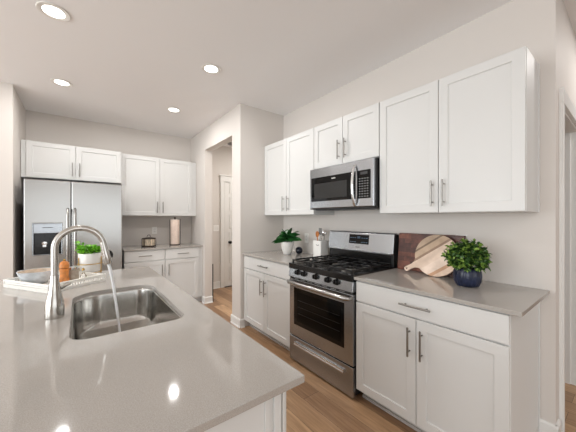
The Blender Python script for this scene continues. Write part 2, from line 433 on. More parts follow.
# left base cabinet (world Y 2.982 -> 2.046)
W2 = 2.980 - 2.050
cabinet('base_cabinet', 'white base cabinet left of the range, one wide drawer over two doors', 'cabinet', (XB, 2.982, 0), R90, W2, XR - XB - 0.003, 0.09, 0.893,
    [(0.012, W2 / 2 - g, 0.095, 0.733, W2 / 2 - 0.040, 0.580), (W2 / 2 + g, W2 - 0.003, 0.095, 0.733, W2 / 2 + 0.040, 0.580)],
    [(0.012, W2 - 0.003, 0.742, 0.883, 0.19)])
# upper cabinets on range wall
XUB = XU + 0.019
dU = XR - XUB - 0.003
Wl = 2.983 - 2.044
cabinet('wall_cabinet', 'tall two door white wall cabinet left of the microwave', 'cabinet', (XUB, 2.983, 0), R90, Wl, dU, ZUB, ZUT,
    [(0.003, Wl / 2 - g, ZUB + .003, ZUT - .002, Wl / 2 - 0.042, 1.512), (Wl / 2 + g, Wl - 0.002, ZUB + .003, ZUT - .002, Wl / 2 + 0.042, 1.512)], [], kick=False)
Wm = 2.042 - 1.277
cabinet('wall_cabinet', 'short two door white wall cabinet above the microwave', 'cabinet', (XUB, 2.042, 0), R90, Wm, dU, 1.842, ZUT,
    [(0.002, Wm / 2 - g, 1.845, ZUT - .002, Wm / 2 - 0.040, 1.978), (Wm / 2 + g, Wm - 0.002, 1.845, ZUT - .002, Wm / 2 + 0.040, 1.978)], [], kick=False)
Wr = 1.275 - 0.3733
t = cabinet('wall_cabinet', 'wide two door white wall cabinet right of the microwave', 'cabinet', (XUB, 1.275, 0), R90, Wr, dU, ZUB, ZUT,
    [(0.002, Wr / 2 - g, ZUB + .003, ZUT - .002, Wr / 2 - 0.036, 1.512), (Wr / 2 + g, Wr - 0.003, ZUB + .003, ZUT - .002, Wr / 2 + 0.036, 1.512)], [], kick=False)
bm = B(); box(bm, Wr, Wr + 0.005, dU - 0.022, dU, ZUB, ZUT); obj('scribe_moulding', bm, M['cab'], t, bevel=.001)
# fridge wall: cabinet above the fridge
FX0, FX1 = XL + 0.005, 0.4658
wF = FX1 - FX0; fm = -0.0383 - FX0
cabinet('wall_cabinet', 'deep two door white cabinet over the fridge', 'cabinet', (FX0, 4.454 + .019, 0), 0, wF, YF - 4.454 - .022, 1.835, ZUT,
    [(0.044, fm - g, 1.838, ZUT - .002, fm - 0.036, 1.967), (fm + g, wF - 0.003, 1.838, ZUT - .002, fm + 0.038, 1.967)], [], kick=False)
# cabinets right of the fridge
ux0, ux1 = 0.4658 + .004, XW - 0.005
wU = ux1 - ux0; um = 0.99 - ux0
cabinet('wall_cabinet', 'two door white wall cabinet right of the fridge', 'cabinet', (ux0, 4.5516 + .019, 0), 0, wU, YF - 4.5516 - .022, ZUB, ZUT,
    [(0.002, um - g, ZUB + .003, ZUT - .002, um - 0.040, 1.512), (um + g, wU - 0.070, ZUB + .003, ZUT - .002, um + 0.040, 1.512)], [], kick=False)
bx0, bx1 = 0.475, XW - 0.005
wB = bx1 - bx0; bmid = 0.998 - bx0
cabinet('base_cabinet', 'white base cabinet right of the fridge, two drawers over two doors', 'cabinet', (bx0, 4.262 + .019, 0), 0, wB, YF - 4.262 - .022, 0.09, 0.893,
    [(0.004, bmid - 0.010, 0.095, 0.728, bmid - 0.045, 0.585), (bmid + 0.010, wB - 0.060, 0.095, 0.728, bmid + 0.048, 0.585)],
    [(0.004, bmid - 0.010, 0.738, 0.883, 0.17), (bmid + 0.010, wB - 0.060, 0.738, 0.883, 0.17)])

# ================================================================= COUNTERTOPS
bm = B(); box(bm, XC, XR - 0.002, 0.3248, 1.278, CT - .021, CT); tag(obj('countertop', bm, M['quartz'], bevel=.002), 'grey quartz countertop right of the range', 'countertop')
bm = B(); box(bm, XC, XR - 0.002, 2.042, YST - 0.002, CT - .021, CT); tag(obj('countertop', bm, M['quartz'], bevel=.002), 'grey quartz countertop left of the range', 'countertop')
bm = B(); box(bm, 0.468, XW - 0.002, 4.247, YF - 0.002, CT - .021, CT); tag(obj('countertop', bm, M['quartz'], bevel=.002), 'grey quartz countertop beside the fridge', 'countertop')

# island
IX0, IX1, IY0, IY1 = -0.72, 0.4886, 0.5593, 2.676
t = thing('kitchen_island', 'white panelled island cabinet under the large grey quartz top', 'island', (0, 0, 0))
bm = B()   # open-topped carcass so the sink hangs inside it
cx0, cx1, cy0, cy1 = -0.42, 0.440, 0.590, 2.645
box(bm, cx0, cx1, cy0, cy0 + .02, 0.0, 0.892); box(bm, cx0, cx1, cy1 - .02, cy1, 0.0, 0.892)
box(bm, cx0, cx0 + .02, cy0 + .02, cy1 - .02, 0.0, 0.892); box(bm, cx1 - .02, cx1, cy0 + .02, cy1 - .02, 0.09, 0.892)
obj('cabinet_body', bm, M['cab'], t, bevel=.001)
bm = B(); box(bm, cx1 - 0.008, cx1, cy0 - 0.006, cy0, 0, .892); box(bm, cx1 - 0.036, cx1 - 0.014, cy0 - 0.008, cy0, 0, .892); box(bm, cx1 - .062, cx1 - .048, cy0 - .005, cy0, 0, .892)
obj('corner_moulding', bm, M['cab'], t, bevel=.001)
bm = B(); box(bm, cx0, cx1 - .065, cy0 - .010, cy0, 0, 0.10); obj('baseboard', bm, M['trim'], t, bevel=.002)
iy = [0.60, 1.13, 1.585, 2.04, 2.64]
for a, b in zip(iy, iy[1:]):
    bm = B()
    # fronts face +X: build in xz then rotate
    shaker(bm, -(b - g) , -(a + g), 0.095, 0.733, -(cx1 + .019)) if False else None
    def sh(bm, y0, y1, z0, z1):
        def ring(e, x): return [bm.verts.new(p) for p in ((x, y0 + e, z0 + e), (x, y1 - e, z0 + e), (x, y1 - e, z1 - e), (x, y0 + e, z1 - e))]
        rs = [ring(0, cx1), ring(0, cx1 + .017), ring(.002, cx1 + .019), ring(.057, cx1 + .019), ring(.062, cx1 + .011)]
        for p, q in zip(rs, rs[1:]):
            for i in range(4): bm.faces.new((p[i], p[(i + 1) % 4], q[(i + 1) % 4], q[i]))
        bm.faces.new(rs[0][::-1]); bm.faces.new(rs[-1])
    sh(bm, a + g, b - g, 0.095, 0.875); d = obj('door', bm, M['cab'], t)
    bm = B(); yy = b - .04; cyl(bm, (cx1 + .045, yy, .62), (cx1 + .045, yy, .79), .0058); [cyl(bm, (cx1 + .019, yy, q), (cx1 + .045, yy, q), .0045, 10) for q in (.65, .76)]
    obj('handle', bm, M['pull'], d, smooth=True)
bm = B(); box(bm, cx1 - 0.075, cx1 - 0.065, cy0 + .02, cy1 - .02, 0, 0.09); obj('toe_kick', bm, M['kick'], t)

# sink outline (world xy, CCW) with rounded corners
def rounded(x0, x1, y0, y1, rs, n=10):
    """rs radii for corners (x0y0, x1y0, x1y1, x0y1)"""
    out = []
    for (cx, cy, r, a0) in ((x0 + rs[0], y0 + rs[0], rs[0], PI), (x1 - rs[1], y0 + rs[1], rs[1], 1.5 * PI), (x1 - rs[2], y1 - rs[2], rs[2], 0), (x0 + rs[3], y1 - rs[3], rs[3], .5 * PI)):
        for i in range(n + 1):
            a = a0 + (PI / 2) * i / n; out.append((cx + r * math.cos(a), cy + r * math.sin(a)))
    return out
SX0, SX1, SY0, SY1 = -0.030, 0.372, 1.200, 1.962
SR = (0.065, 0.06, 0.10, 0.14)
hole = rounded(SX0, SX1, SY0, SY1, SR)
bm = B()
outer = [(IX0, IY0), (IX1, IY0), (IX1, IY1), (IX0, IY1)]
eo = []; vo = [bm.verts.new((x, y, CT)) for x, y in outer]; vh = [bm.verts.new((x, y, CT)) for x, y in hole]
for L_ in (vo, vh):
    for i in range(len(L_)): eo.append(bm.edges.new((L_[i], L_[(i + 1) % len(L_)])))
bmesh.ops.triangle_fill(bm, edges=eo, use_beauty=True)
bm.normal_update()
ret = bmesh.ops.extrude_face_region(bm, geom=list(bm.faces))
bmesh.ops.translate(bm, verts=[e for e in ret['geom'] if isinstance(e, bmesh.types.BMVert)], vec=(0, 0, -0.020))
tag(obj('island_countertop', bm, M['quartz'], bevel=.0015), 'large grey quartz island top with an undermount sink cutout', 'countertop')

# sink bowl: nested rings
t = thing('kitchen_sink', 'undermount stainless steel sink set in the island top', 'sink', (0, 0, 0))
bm = B(); rings = []
def shrink(k, z, grow=0):
    rr = tuple(max(.02, r - 0.2 * k) for r in SR)
    return [bm.verts.new((x, y, z)) for x, y in rounded(SX0 + k, SX1 - k, SY0 + k, SY1 - k, rr)]
for k, z in ((-0.022, CT - .0215), (0.004, CT - .0215), (0.006, CT - .030), (0.010, 0.74), (0.016, 0.712), (0.030, 0.696), (0.052, 0.690), (0.10, 0.688), (0.15, 0.686)):
    rings.append(shrink(k, z))
for a, b in zip(rings, rings[1:]):
    n = len(a)
    for i in range(n): bm.faces.new((a[i], a[(i + 1) % n], b[(i + 1) % n], b[i]))
bm.faces.new(rings[-1])
ob = obj('basin', bm, M['sink'], t, smooth=True)
sd = ob.modifiers.new('thick', 'SOLIDIFY'); sd.thickness = 0.0012; sd.offset = 1
bm = B(); lathe(bm, [(0.045, 0), (0.045, .002), (0.034, .003), (0.030, -.002), (.004, -.003), (0.003, .006)], 28, (0.17, 1.60, 0.688)); obj('drain', bm, M['chrome'], t, smooth=True)

# faucet
t = thing('kitchen_faucet', 'brushed steel gooseneck pull-down faucet beside the island sink', 'faucet', (-0.086, 1.546, CT))
bm = B(); lathe(bm, [(0.0335, 0), (0.0340, .004), (0.0335, .020), (0.0335, .045), (0.0315, .066), (0.0275, .088), (0.0225, .108), (0.0190, .128), (0.0170, .148), (0.0155, .168), (0.0148, .182)], 36)
obj('faucet_body', bm, M['nickel'], t, smooth=True)
bm = B(); pts = [(0, 0, .18), (0, 0, .24), (0, 0, .297)]; cxx = 0.088
for i in range(1, 25):
    a = PI - (PI - math.radians(12)) * i / 24; pts.append((cxx + cxx * math.cos(a), 0, .297 + cxx * math.sin(a)))
sweep(bm, pts, 0.0132, 20); obj('gooseneck_tube', bm, M['nickel'], t, smooth=True)
e = Vector(pts[-1]); d = Vector((.2, 0, -.98)).normalized()
bm = B(); sweep(bm, [e - d * .002, e + d * .004, e + d * .02, e + d * .06, e + d * .098, e + d * .104], [.0142, .0146, .0150, .0178, .0198, .0180], 24)
hd = obj('spray_head', bm, M['nickel'], t, smooth=True)
bm = B(); sd_ = Vector((.98, 0, .2)); p = e + d * .045; sweep(bm, [p + sd_ * .014, p + sd_ * .020 + d * .006, p + sd_ * .0215 + d * .022, p + sd_ * .0185 + d * .034], [.004, .006, .006, .004], 10)
obj('spray_button', bm, M['blackm'], hd, smooth=True)
# lever
bm = B(); sweep(bm, [(0.012, .006, .124), (.022, .022, .126), (.034, .052, .126), (.044, .082, .124), (.050, .098, .122)], [.012, .0115, .009, .0085, .006], 14)
obj('lever_handle', bm, M['nickel'], t, smooth=True)
# water
tip = Vector((-0.086, 1.546, CT)) + e + d * .104
pts = []
for i in range(15):
    s = i / 14; z = tip.z + (0.694 - tip.z) * s
    pts.append((tip.x + 0.056 * s ** .75, tip.y, z))
bm = B(); sweep(bm, pts, [.0070 - .0026 * (i / 14) + .0006 * math.sin(i * 1.9) for i in range(15)], 12)
tag(obj('water_stream', bm, M['water'], smooth=True), 'thin stream of water running from the faucet into the sink', 'water')

# ================================================================= REFRIGERATOR
FL, FR, FYF, FZT = -0.478, 0.432, 4.05, 1.772
t = thing('refrigerator', 'side by side stainless steel fridge with a dispenser in the left door', 'refrigerator', (FL, FYF, 0))
W = FR - FL; dv = 0.400
bm = B(); box(bm, 0.004, W - .004, 0.075, YF - FYF - .03, 0.03, FZT - .012); obj('fridge_body', bm, M['dgray'], t, bevel=.003)
bm = B(); box(bm, .02, W - .02, 0.05, 0.078, 0.0, 0.10); obj('base_grille', bm, M['blackm'], t)
# left door with dispenser recess: built around a rectangular hole
def door_with_hole(x0, x1, z0, z1, hx0, hx1, hz0, hz1, dep):
    bm = B(); th = .068
    xs = [x0, hx0, hx1, x1]; zs = [z0, hz0, hz1, z1]
    V = {(i, j): bm.verts.new((xs[i], 0, zs[j])) for i in range(4) for j in range(4)}
    for i in range(3):
        for j in range(3):
            if (i, j) != (1, 1): bm.faces.new((V[i, j], V[i + 1, j], V[i + 1, j + 1], V[i, j + 1]))
    bk = [bm.verts.new(p) for p in ((x0, th, z0), (x1, th, z0), (x1, th, z1), (x0, th, z1))]
    bm.faces.new(bk[::-1])
    border = [[V[i, 0] for i in range(4)], [V[3, j] for j in range(4)], [V[i, 3] for i in range(3, -1, -1)], [V[0, j] for j in range(3, -1, -1)]]
    for k, row in enumerate(border): bm.faces.new(row[::-1] + [bk[k], bk[(k + 1) % 4]])
    h = [V[1, 1], V[2, 1], V[2, 2], V[1, 2]]; hb = [bm.verts.new((v.co.x, dep, v.co.z)) for v in h]
    for i in range(4): bm.faces.new((h[i], hb[i], hb[(i + 1) % 4], h[(i + 1) % 4]))
    bm.faces.new(hb)
    return bm
hx0, hx1, hz0, hz1 = 0.070, 0.320, 0.932, 1.288
ld = obj('freezer_door', door_with_hole(0, dv - .003, .10, FZT, hx0, hx1, hz0, hz1, .060), M['steel'], t, bevel=.006)
bm = B(); box(bm, dv + .003, W, 0, .068, .10, FZT); rd = obj('fridge_door', bm, M['steel'], t, bevel=.008)
# dispenser
bm = B(); fr = .008
box(bm, hx0, hx0 + fr, -.004, .05, hz0, hz1); box(bm, hx1 - fr, hx1, -.004, .05, hz0, hz1); box(bm, hx0 + fr, hx1 - fr, -.004, .05, hz1 - fr, hz1); box(bm, hx0 + fr, hx1 - fr, -.004, .05, hz0, hz0 + fr)
obj('dispenser_frame', bm, M['steelh'], ld, bevel=.002)
bm = B(); box(bm, hx0 + fr, hx1 - fr, .001, .05, 1.180, hz1 - fr); box(bm, hx0 + fr, hx1 - fr, -.002, .001, 1.178, 1.190); obj('dispenser_panel', bm, M['steelh'], ld, bevel=.0015)
bm = B(); box(bm, hx0 + fr, hx1 - fr, .045, .058, hz0 + fr, 1.178); box(bm, hx0 + fr, hx1 - fr, .01, .045, hz0 + fr, hz0 + .014)
box(bm, .12, .165, .025, .045, 1.135, 1.178); box(bm, .225, .27, .025, .045, 1.135, 1.178)
obj('dispenser_recess', bm, M['black'], ld)
bm = B(); lathe(bm, [(.022, 0), (.026, .006), (.022, .012), (.008, .014)], 20, (.165, .044, 1.06), Matrix.Rotation(PI / 2, 3, 'X')); box(bm, .150, .180, .030, .044, 1.02, 1.045); obj('dispenser_paddle', bm, M['chrome'], ld, smooth=True)
bm = B(); box(bm, .15, .24, -.001, .002, 1.236, 1.242); obj('display', bm, M['dgray'], ld)
for par, x in ((ld, dv - .032), (rd, dv + .036)):
    bm = B(); z0, z1 = .70, 1.452
    sweep(bm, [(x, 0, z0), (x, -.040, z0 + .012), (x, -.052, z0 + .06), (x, -.054, (z0 + z1) / 2), (x, -.052, z1 - .06), (x, -.040, z1 - .012), (x, 0, z1)], [.013, .013, .0125, .0125, .0125, .013, .013], 14)
    obj('handle', bm, M['steel'], par, smooth=True)

# ================================================================= MICROWAVE
t = thing('microwave', 'over the range stainless microwave with black glass door', 'microwave', (1.853, 2.040, 1.430), R90)
W = .760; H = .402
bm = B(); box(bm, .003, W - .003, .030, XR - 1.853 - .004, 0.0, H); obj('microwave_body', bm, M['blackm'], t, bevel=.003)
bm = B(); box(bm, .02, W - .02, .06, .30, -.008, 0); obj('underside_grille', bm, M['dgray'], t)
bm = B(); box(bm, 0, W - .010, 0, .030, .012, H - 0.002); fd = obj('front_panel', bm, M['steelh'], t, bevel=.004)
bm = B(); box(bm, .0, W - .010, .004, .03, .001, .010); obj('lower_vent', bm, M['blackm'], t)
bm = B(); box(bm, .022, .572, -.004, 0.0, .078, .312); gd = obj('door_glass', bm, M['glassb'], t, bevel=.002)
bm = B(); box(bm, .070, .480, -.0052, -.004, .105, .250); obj('window_mesh', bm, mat('microwave_screen', (24, 23, 22), .35), gd)
bm = B(); x = .300
for wd in (.004, .003, .005, .004, .003, .005, .003, .005):
    box(bm, x, x + wd, -.0050, -.004, .279, .288); x += wd + .002
obj('maker_mark', bm, M['whitem'], gd)
bm = B(); box(bm, .590, .722, -.004, 0, .078, .312); cp = obj('control_panel', bm, M['glassb'], t, bevel=.002)
bm = B()
for r_ in range(8):
    for c_ in range(4):
        x = .612 + c_ * .026; z = .092 + r_ * .021; box(bm, x, x + .013, -.0048, -.004, z, z + .0062)
ky = obj('keypad', bm, M['button'], cp)
bm = B(); box(bm, .625, .695, -.0048, -.004, .276, .298); obj('display', bm, M['dgray'], cp)
bm = B(); pts = []
for i in range(17):
    s = i / 16; pts.append((.573, -.004 - .042 * math.sin(PI * s) ** .55, .018 + s * .342))
sweep(bm, pts, [.011 + .002 * math.sin(PI * i / 16) for i in range(17)], 16); obj('handle', bm, M['chrome'], fd, smooth=True)

# ================================================================= RANGE
RX = 1.590
t = thing('gas_range', 'stainless steel gas range with black grates and five knobs', 'range', (RX, 2.0405, 0), R90)
W = .7615; DP = XR - RX - .012
bm = B(); box(bm, .002, W - .002, .03, DP, .03, .895)
for x in (.03, W - .06):
    for y in (.06, DP - .08): box(bm, x, x + .03, y, y + .03, 0, .03)
obj('range_body', bm, M['blackm'], t, bevel=.002)
# drawer
bm = B(); box(bm, 0.002, W - 0.002, 0, .03, .018, .240); dr = obj('storage_drawer', bm, M['steelh'], t, bevel=.004)
bm = B(); box(bm, .085, W - .085, -.014, 0, .168, .200); box(bm, .085, W - .085, -.020, -.014, .172, .184); obj('handle', bm, M['chrome'], dr, bevel=.0015)
# oven door
bm = B(); box(bm, 0.002, W - 0.002, 0, .03, .250, .776); od = obj('oven_door', bm, M['steelh'], t, bevel=.004)
bm = B(); box(bm, .070, W - .088, -.003, 0, .358, .700); wn_ = obj('oven_window', bm, M['glassb'], od, bevel=.002)
bm = B(); box(bm, .115, W - .120, -.0042, -.003, .395, .665); ig = obj('inner_window', bm, M['winglass'], wn_)
bm = B()
for z in (.47, .53, .59): box(bm, .13, W - .13, -.0050, -.0042, z, z + .003)
obj('oven_rack', bm, mat('rack_wire', (24, 23, 22), .4), wn_)
bm = B(); pts = [(.018, 0, .752), (.022, -.030, .752), (.05, -.046, .752), (.2, -.050, .753), (W / 2, -.051, .753), (W - .2, -.050, .753), (W - .05, -.046, .752), (W - .022, -.030, .752), (W - .018, 0, .752)]
sweep(bm, pts, [.014, .017, .0185, .0190, .0190, .0190, .0185, .017, .014], 16); obj('handle', bm, M['steel'], od, smooth=True)
# vent gap and slots above the door
bm = B(); box(bm, .002, W - .002, .006, .03, .777, .796); obj('vent_strip', bm, M['black'], t)
for i in range(7):
    bm = B(); box(bm, .07 + i * .092, .07 + i * .092 + .06, .002, .008, .782, .789); obj('vent_slot', bm, M['steelh'], t)
# control panel, tilted
bm = B(); extrude_profile(bm, [(-.012, .797), (.001, .874), (.05, .874), (.05, .797)], 'x', 0.0, W); cpn = obj('control_panel', bm, M['steelh'], t, bevel=.003)
kax = Vector((0, -.984, .177))
for k, yw in enumerate((1.893, 1.808, 1.655, 1.514, 1.421)):
    x = 2.0405 - yw - .016; z = .847; c0 = Vector((x, -.004, z))
    rot = kax.to_track_quat('Z', 'X').to_matrix()
    bm = B(); lathe(bm, [(.0245, 0), (.0245, .004), (.021, .007), (.0205, .026), (.0185, .030)], 24, c0, rot)
    c1 = c0 + kax * .030; m_ = rot
    vs = []
    for sx_ in (-.0035, .0035):
        for sz_ in (-.016, .016):
            for q in (0, .007): vs.append(bm.verts.new(c1 + rot @ Vector((sz_, sx_, q))))
    bmesh.ops.convex_hull(bm, input=vs)
    obj('knob', bm, M['black'], t, smooth=True)
# cooktop
bm = B(); box(bm, 0.0, W, -.010, DP - .005, .872, .922); obj('cooktop', bm, M['black'], t, bevel=.005)
DG = 0.52
burn = [(.165, .155, .045), (.165, .405, .036), (.376, .28, .05), (.587, .155, .05), (.587, .405, .036)]
for (x, y, r) in burn:
    bm = B(); lathe(bm, [(r * 1.25, 0), (r * 1.2, .006), (r * .95, .008), (r * .95, .016), (r * .7, .017)], 28, (x, y, .922)); b_ = obj('burner', bm, M['pull'], t, smooth=True)
    bm = B(); lathe(bm, [(r * .80, .016), (r * .82, .024), (r * .7, .027)], 28, (x, y, .922)); obj('burner_cap', bm, M['iron'], b_, smooth=True)
def bar(bm, a, b, z0=.941, z1=.954, w_=.006):
    a, b = Vector(a), Vector(b); d_ = (b - a).normalized(); n_ = Vector((-d_.y, d_.x)) * w_
    prism(bm, [(a - n_)[:], (b - n_)[:], (b + n_)[:], (a + n_)[:]], z0, z1)
for (gx0, gx1, cs) in ((.020, .262, [(.165 - .025, .155), (.165 - .025, .405)]), (.268, .484, [(.376, .28)]), (.490, .732, [(.612, .155), (.612, .405)])):
    bm = B(); y0, y1 = .025, DG + .012
    bar(bm, (gx0, y0), (gx1, y0)); bar(bm, (gx0, y1), (gx1, y1)); bar(bm, (gx0 + .006, y0), (gx0 + .006, y1)); bar(bm, (gx1 - .006, y0), (gx1 - .006, y1))
    xm = (gx0 + gx1) / 2
    if len(cs) == 2: bar(bm, (gx0, .28), (gx1, .28))
    for (cx_, cy_) in cs:
        cx_ = xm
        ly0 = y0 if cy_ < .3 else .28; ly1 = .28 if cy_ < .25 else y1
        if len(cs) == 1: ly0, ly1 = y0, y1
        bar(bm, (gx0, cy_), (cx_ - .030, cy_), .943, .957); bar(bm, (cx_ + .030, cy_), (gx1, cy_), .943, .957)
        bar(bm, (cx_, ly0), (cx_, cy_ - .030), .943, .957); bar(bm, (cx_, cy_ + .030), (cx_, ly1), .943, .957)
    for x in (gx0 + .006, gx1 - .006):
        for y in (y0, .28, y1): box(bm, x - .007, x + .007, y - .007, y + .007, .922, .946)
    obj('grate', bm, M['iron'], t, bevel=.0015)
# backguard
bg0 = DP - .085
bm = B(); box(bm, .004, W - .004, bg0 + .012, DP, .90, 1.045); extrude_profile(bm, [(bg0 + .004, 1.035), (DP, 1.035), (DP, 1.200), (bg0 + .030, 1.200)], 'x', .001, W - .001); obj('backguard', bm, M['blackm'], t, bevel=.002)
bm = B(); extrude_profile(bm, [(bg0 - .004, 1.040), (bg0 - .012, 1.030), (bg0 + .004, 1.026), (bg0 + .02, 1.05), (bg0 + .034, 1.196), (DP - .02, 1.206), (DP - .02, 1.212), (bg0 + .030, 1.212), (bg0 + .016, 1.202)], 'x', .002, W - .004)
bp_ = obj('backguard_panel', bm, M['steelh'], t, bevel=.002)
bm = B(); box(bm, .03, W - .03, bg0 + .008, bg0 + .0125, .93, 1.02); obj('lower_vent', bm, M['black'], t)
# display sits on the sloping face from (bg0-.004,1.04) to (bg0+.016,1.202)
def slope(z, off): return bg0 - .004 + .020 * (z - 1.040) / .162 - off
def on_face(bm, x0, x1, z0, z1, off0, off1):
    v = [bm.verts.new((x, slope(z, o), z)) for o in (off0, off1) for (x, z) in ((x0, z0), (x1, z0), (x1, z1), (x0, z1))]
    for f in ((0, 1, 2, 3), (4, 5, 6, 7), (0, 1, 5, 4), (1, 2, 6, 5), (2, 3, 7, 6), (3, 0, 4, 7)): bm.faces.new([v[i] for i in f])
bm = B(); on_face(bm, .278, .505, 1.098, 1.186, 0.0, .003); dp = obj('display', bm, M['glassb'], bp_)
for r_, z in enumerate((1.112, 1.152)):
    for x in (.292, .318, .344, .425, .451, .477):
        bm = B(); on_face(bm, x, x + .016, z, z + .0055, .003, .0038); obj('touch_key', bm, M['bluepr'], dp)
for x in (.378, .390, .402):
    bm = B(); on_face(bm, x, x + .006, 1.150, 1.170, .003, .0038); obj('digit', bm, M['bluepr'], dp)
bm = B(); x = .36
for wd in (.006, .004, .006, .005, .004, .006): on_face(bm, x, x + wd, 1.062, 1.070, 0, .0008); x += wd + .003
obj('maker_mark', bm, M['dgray'], bp_)

# ================================================================= RECESSED LIGHTS
def downlight(loc, label):
    t = thing('recessed_light', label, 'ceiling light', loc, 0, 'recessed ceiling lights')
    bm = B(); lathe(bm, [(.060, 0), (.088, -.001), (.092, -.004), (.088, -.007), (.064, -.0065), (.058, -.003), (.058, 0)], 40)
    # open ring: remove caps
    for f in [f for f in bm.faces if len(f.verts) > 6]: bm.faces.remove(f)
    obj('trim_ring', bm, M['ring'], t, smooth=True)
    bm = B(); lathe(bm, [(.058, -.0006), (.060, -.0046), (.03, -.0052)], 32); obj('lens', bm, M['lens'], t, smooth=True)
    d = bpy.data.lights.new('recessed_light_beam', 'AREA'); d.shape = 'DISK'; d.size = .07; d.energy = LAMP_W; d.color = (1.0, .98, .96)
    lo = bpy.data.objects.new('recessed_light_beam', d); C.objects.link(lo); lo.parent = t; lo.location = (0, 0, -.012)
    return t
d0 = downlight((-0.140, 2.434, ZC), 'recessed ceiling light nearest the top left corner, the largest lit disc')
for loc, lab in (((-0.147, 3.654, ZC), 'recessed ceiling light nearest the fridge cabinet, left one of the far pair'),
                 ((0.968, 3.686, ZC), 'recessed ceiling light nearest the hall opening, right one of the far pair'),
                 ((0.981, 2.46, ZC), 'recessed ceiling light right of centre, between the island and the range')):
    copy_thing(d0, loc, lab)
for loc, lab in (((-0.140, -1.6, ZC), 'added unseen ceiling light above the living area, left'), ((1.6, -1.6, ZC), 'added unseen ceiling light above the living area, right'), ((3.1, -.25, ZC), 'added unseen ceiling light beside the right doorway')):  # extra unseen lights, added to even the lighting and brighten the doorway wall
    copy_thing(d0, loc, lab)
# hall ceiling fixture, with a separate added light to fill the hall
t = thing('smoke_detector', 'small round fixture on the hall ceiling seen through the opening', 'ceiling fixture', (2.241, 4.66, ZC))
bm = B(); lathe(bm, [(.045, 0), (.062, -.006), (.066, -.012), (.060, -.028), (.045, -.036), (.02, -.037)], 28); obj('housing', bm, M['gray'], t, smooth=True)
hd_ = bpy.data.lights.new('hall_fill_light', 'AREA'); hd_.shape = 'DISK'; hd_.size = .3; hd_.energy = 22; hd_.color = (1, .97, .93)
ho = bpy.data.objects.new('hall_fill_light', hd_); C.objects.link(ho); ho.location = (2.7, 3.9, ZC - .02)

# ================================================================= HALL DOOR
dx0 = 2.233; dw = .76; dh = 2.045
t = thing('door_1', 'white panelled hall door with a dark knob and white casing', 'door', (dx0, HY - .012, 0)); t['kind'] = 'structure'
bm = B(); box(bm, 0.003, dw - .003, -.016, .010, .012, dh)
dl = obj('door_panel', bm, M['trim'], t, bevel=.002)
bm = B()
zs = [.18, .52, .86, 1.20, 1.54, 1.88]
for z0 in zs[:6]:
    z0 -= .05
    for (a, b, c, d_) in ((.10, dw - .10, z0, z0 + .018), (.10, dw - .10, z0 + .25, z0 + .268)): box(bm, a, b, -.030, -.016, c, min(d_, 2.02))
    for x in (.10, dw - .118): box(bm, x, x + .018, -.030, -.016, z0 + .018, min(z0 + .25, 2.0))
obj('panel_moulding', bm, M['trim'], dl, bevel=.002)
bm = B(); box(bm, -.080, -.002, -.022, .011, 0, dh + .01); box(bm, dw + .002, dw + .08, -.022, .011, 0, dh + .01); box(bm, -.088, dw + .088, -.026, .011, dh + .01, dh + .12); box(bm, -.100, dw + .10, -.040, .011, dh + .118, dh + .136)
obj('casing', bm, M['trim'], t, bevel=.002)
bm = B(); cyl(bm, (.105, -.016, .872), (.105, -.05, .872), .010); lathe(bm, [(.012, 0), (.026, .008), (.030, .02), (.024, .032), (.01, .037)], 20, (.105, -.045, .872), Matrix.Rotation(PI / 2, 3, 'X')); cyl(bm, (.105, -.017, .872), (.105, -.022, .872), .03, 20)
obj('door_knob', bm, mat('dark_bronze', (46, 42, 40), .3, .8), dl, smooth=True)
bm = B(); box(bm, .003, dw - .003, -.03, .008, 0, .012); obj('threshold', bm, M['blackm'], t)

# ================================================================= OUTLETS AND SWITCHES
def plate(name, label, cat, loc, rotz, w_, n, switch=False):
    t = thing(name, label, cat, loc, rotz)
    bm = B(); box(bm, -w_ / 2, w_ / 2, -.006, -.0005, -.058, .058); obj('cover_plate', bm, M['whitem'], t, bevel=.002)
    for i in range(n):
        cx = (i - (n - 1) / 2) * .045
        if switch:
            bm = B(); box(bm, cx - .016, cx + .016, -.009, -.006, -.033, .033); obj('switch_rocker', bm, M['trim'], t, bevel=.002)
        else:
            for z in (-.021, .021):
                bm = B(); box(bm, cx - .017, cx + .017, -.008, -.006, z - .015, z + .015); s_ = obj('socket', bm, M['trim'], t, bevel=.002)
                bm = B(); box(bm, cx - .008, cx - .006, -.0085, -.008, z - .005, z + .006); box(bm, cx + .006, cx + .008, -.0085, -.008, z - .005, z + .006); obj('slots', bm, M['dgray'], s_)
    return t
plate('wall_outlet', 'white outlet on the wall behind the lidded jar, left of the paper towel roll', 'outlet', (.975, YF, 1.145), 0, .075, 1)
plate('wall_outlet', 'white outlet on the wall between the leafy plant and the utensil crock', 'outlet', (XR, 2.500, 1.100), R90, .075, 1)
plate('wall_outlet', 'white outlet on the wall behind the round cutting board and boxwood', 'outlet', (XR, .795, 1.165), R90, .075, 1)
plate('light_switch', 'white double light switch beside the hall door', 'switch', (2.072, HY, 1.155), 0, .115, 2, True)

# black slim panel standing at the far jamb of the opening
t = thing('black_gate', 'narrow black frame standing against the far jamb of the hall opening', 'gate', (1.684, 4.196, 0), 0)
# sits just behind the wall end, inside the hall
bm = B(); box(bm, .001, .016, -.026, .004, .0, .61); obj('frame', bm, M['blackm'], t, bevel=.002)

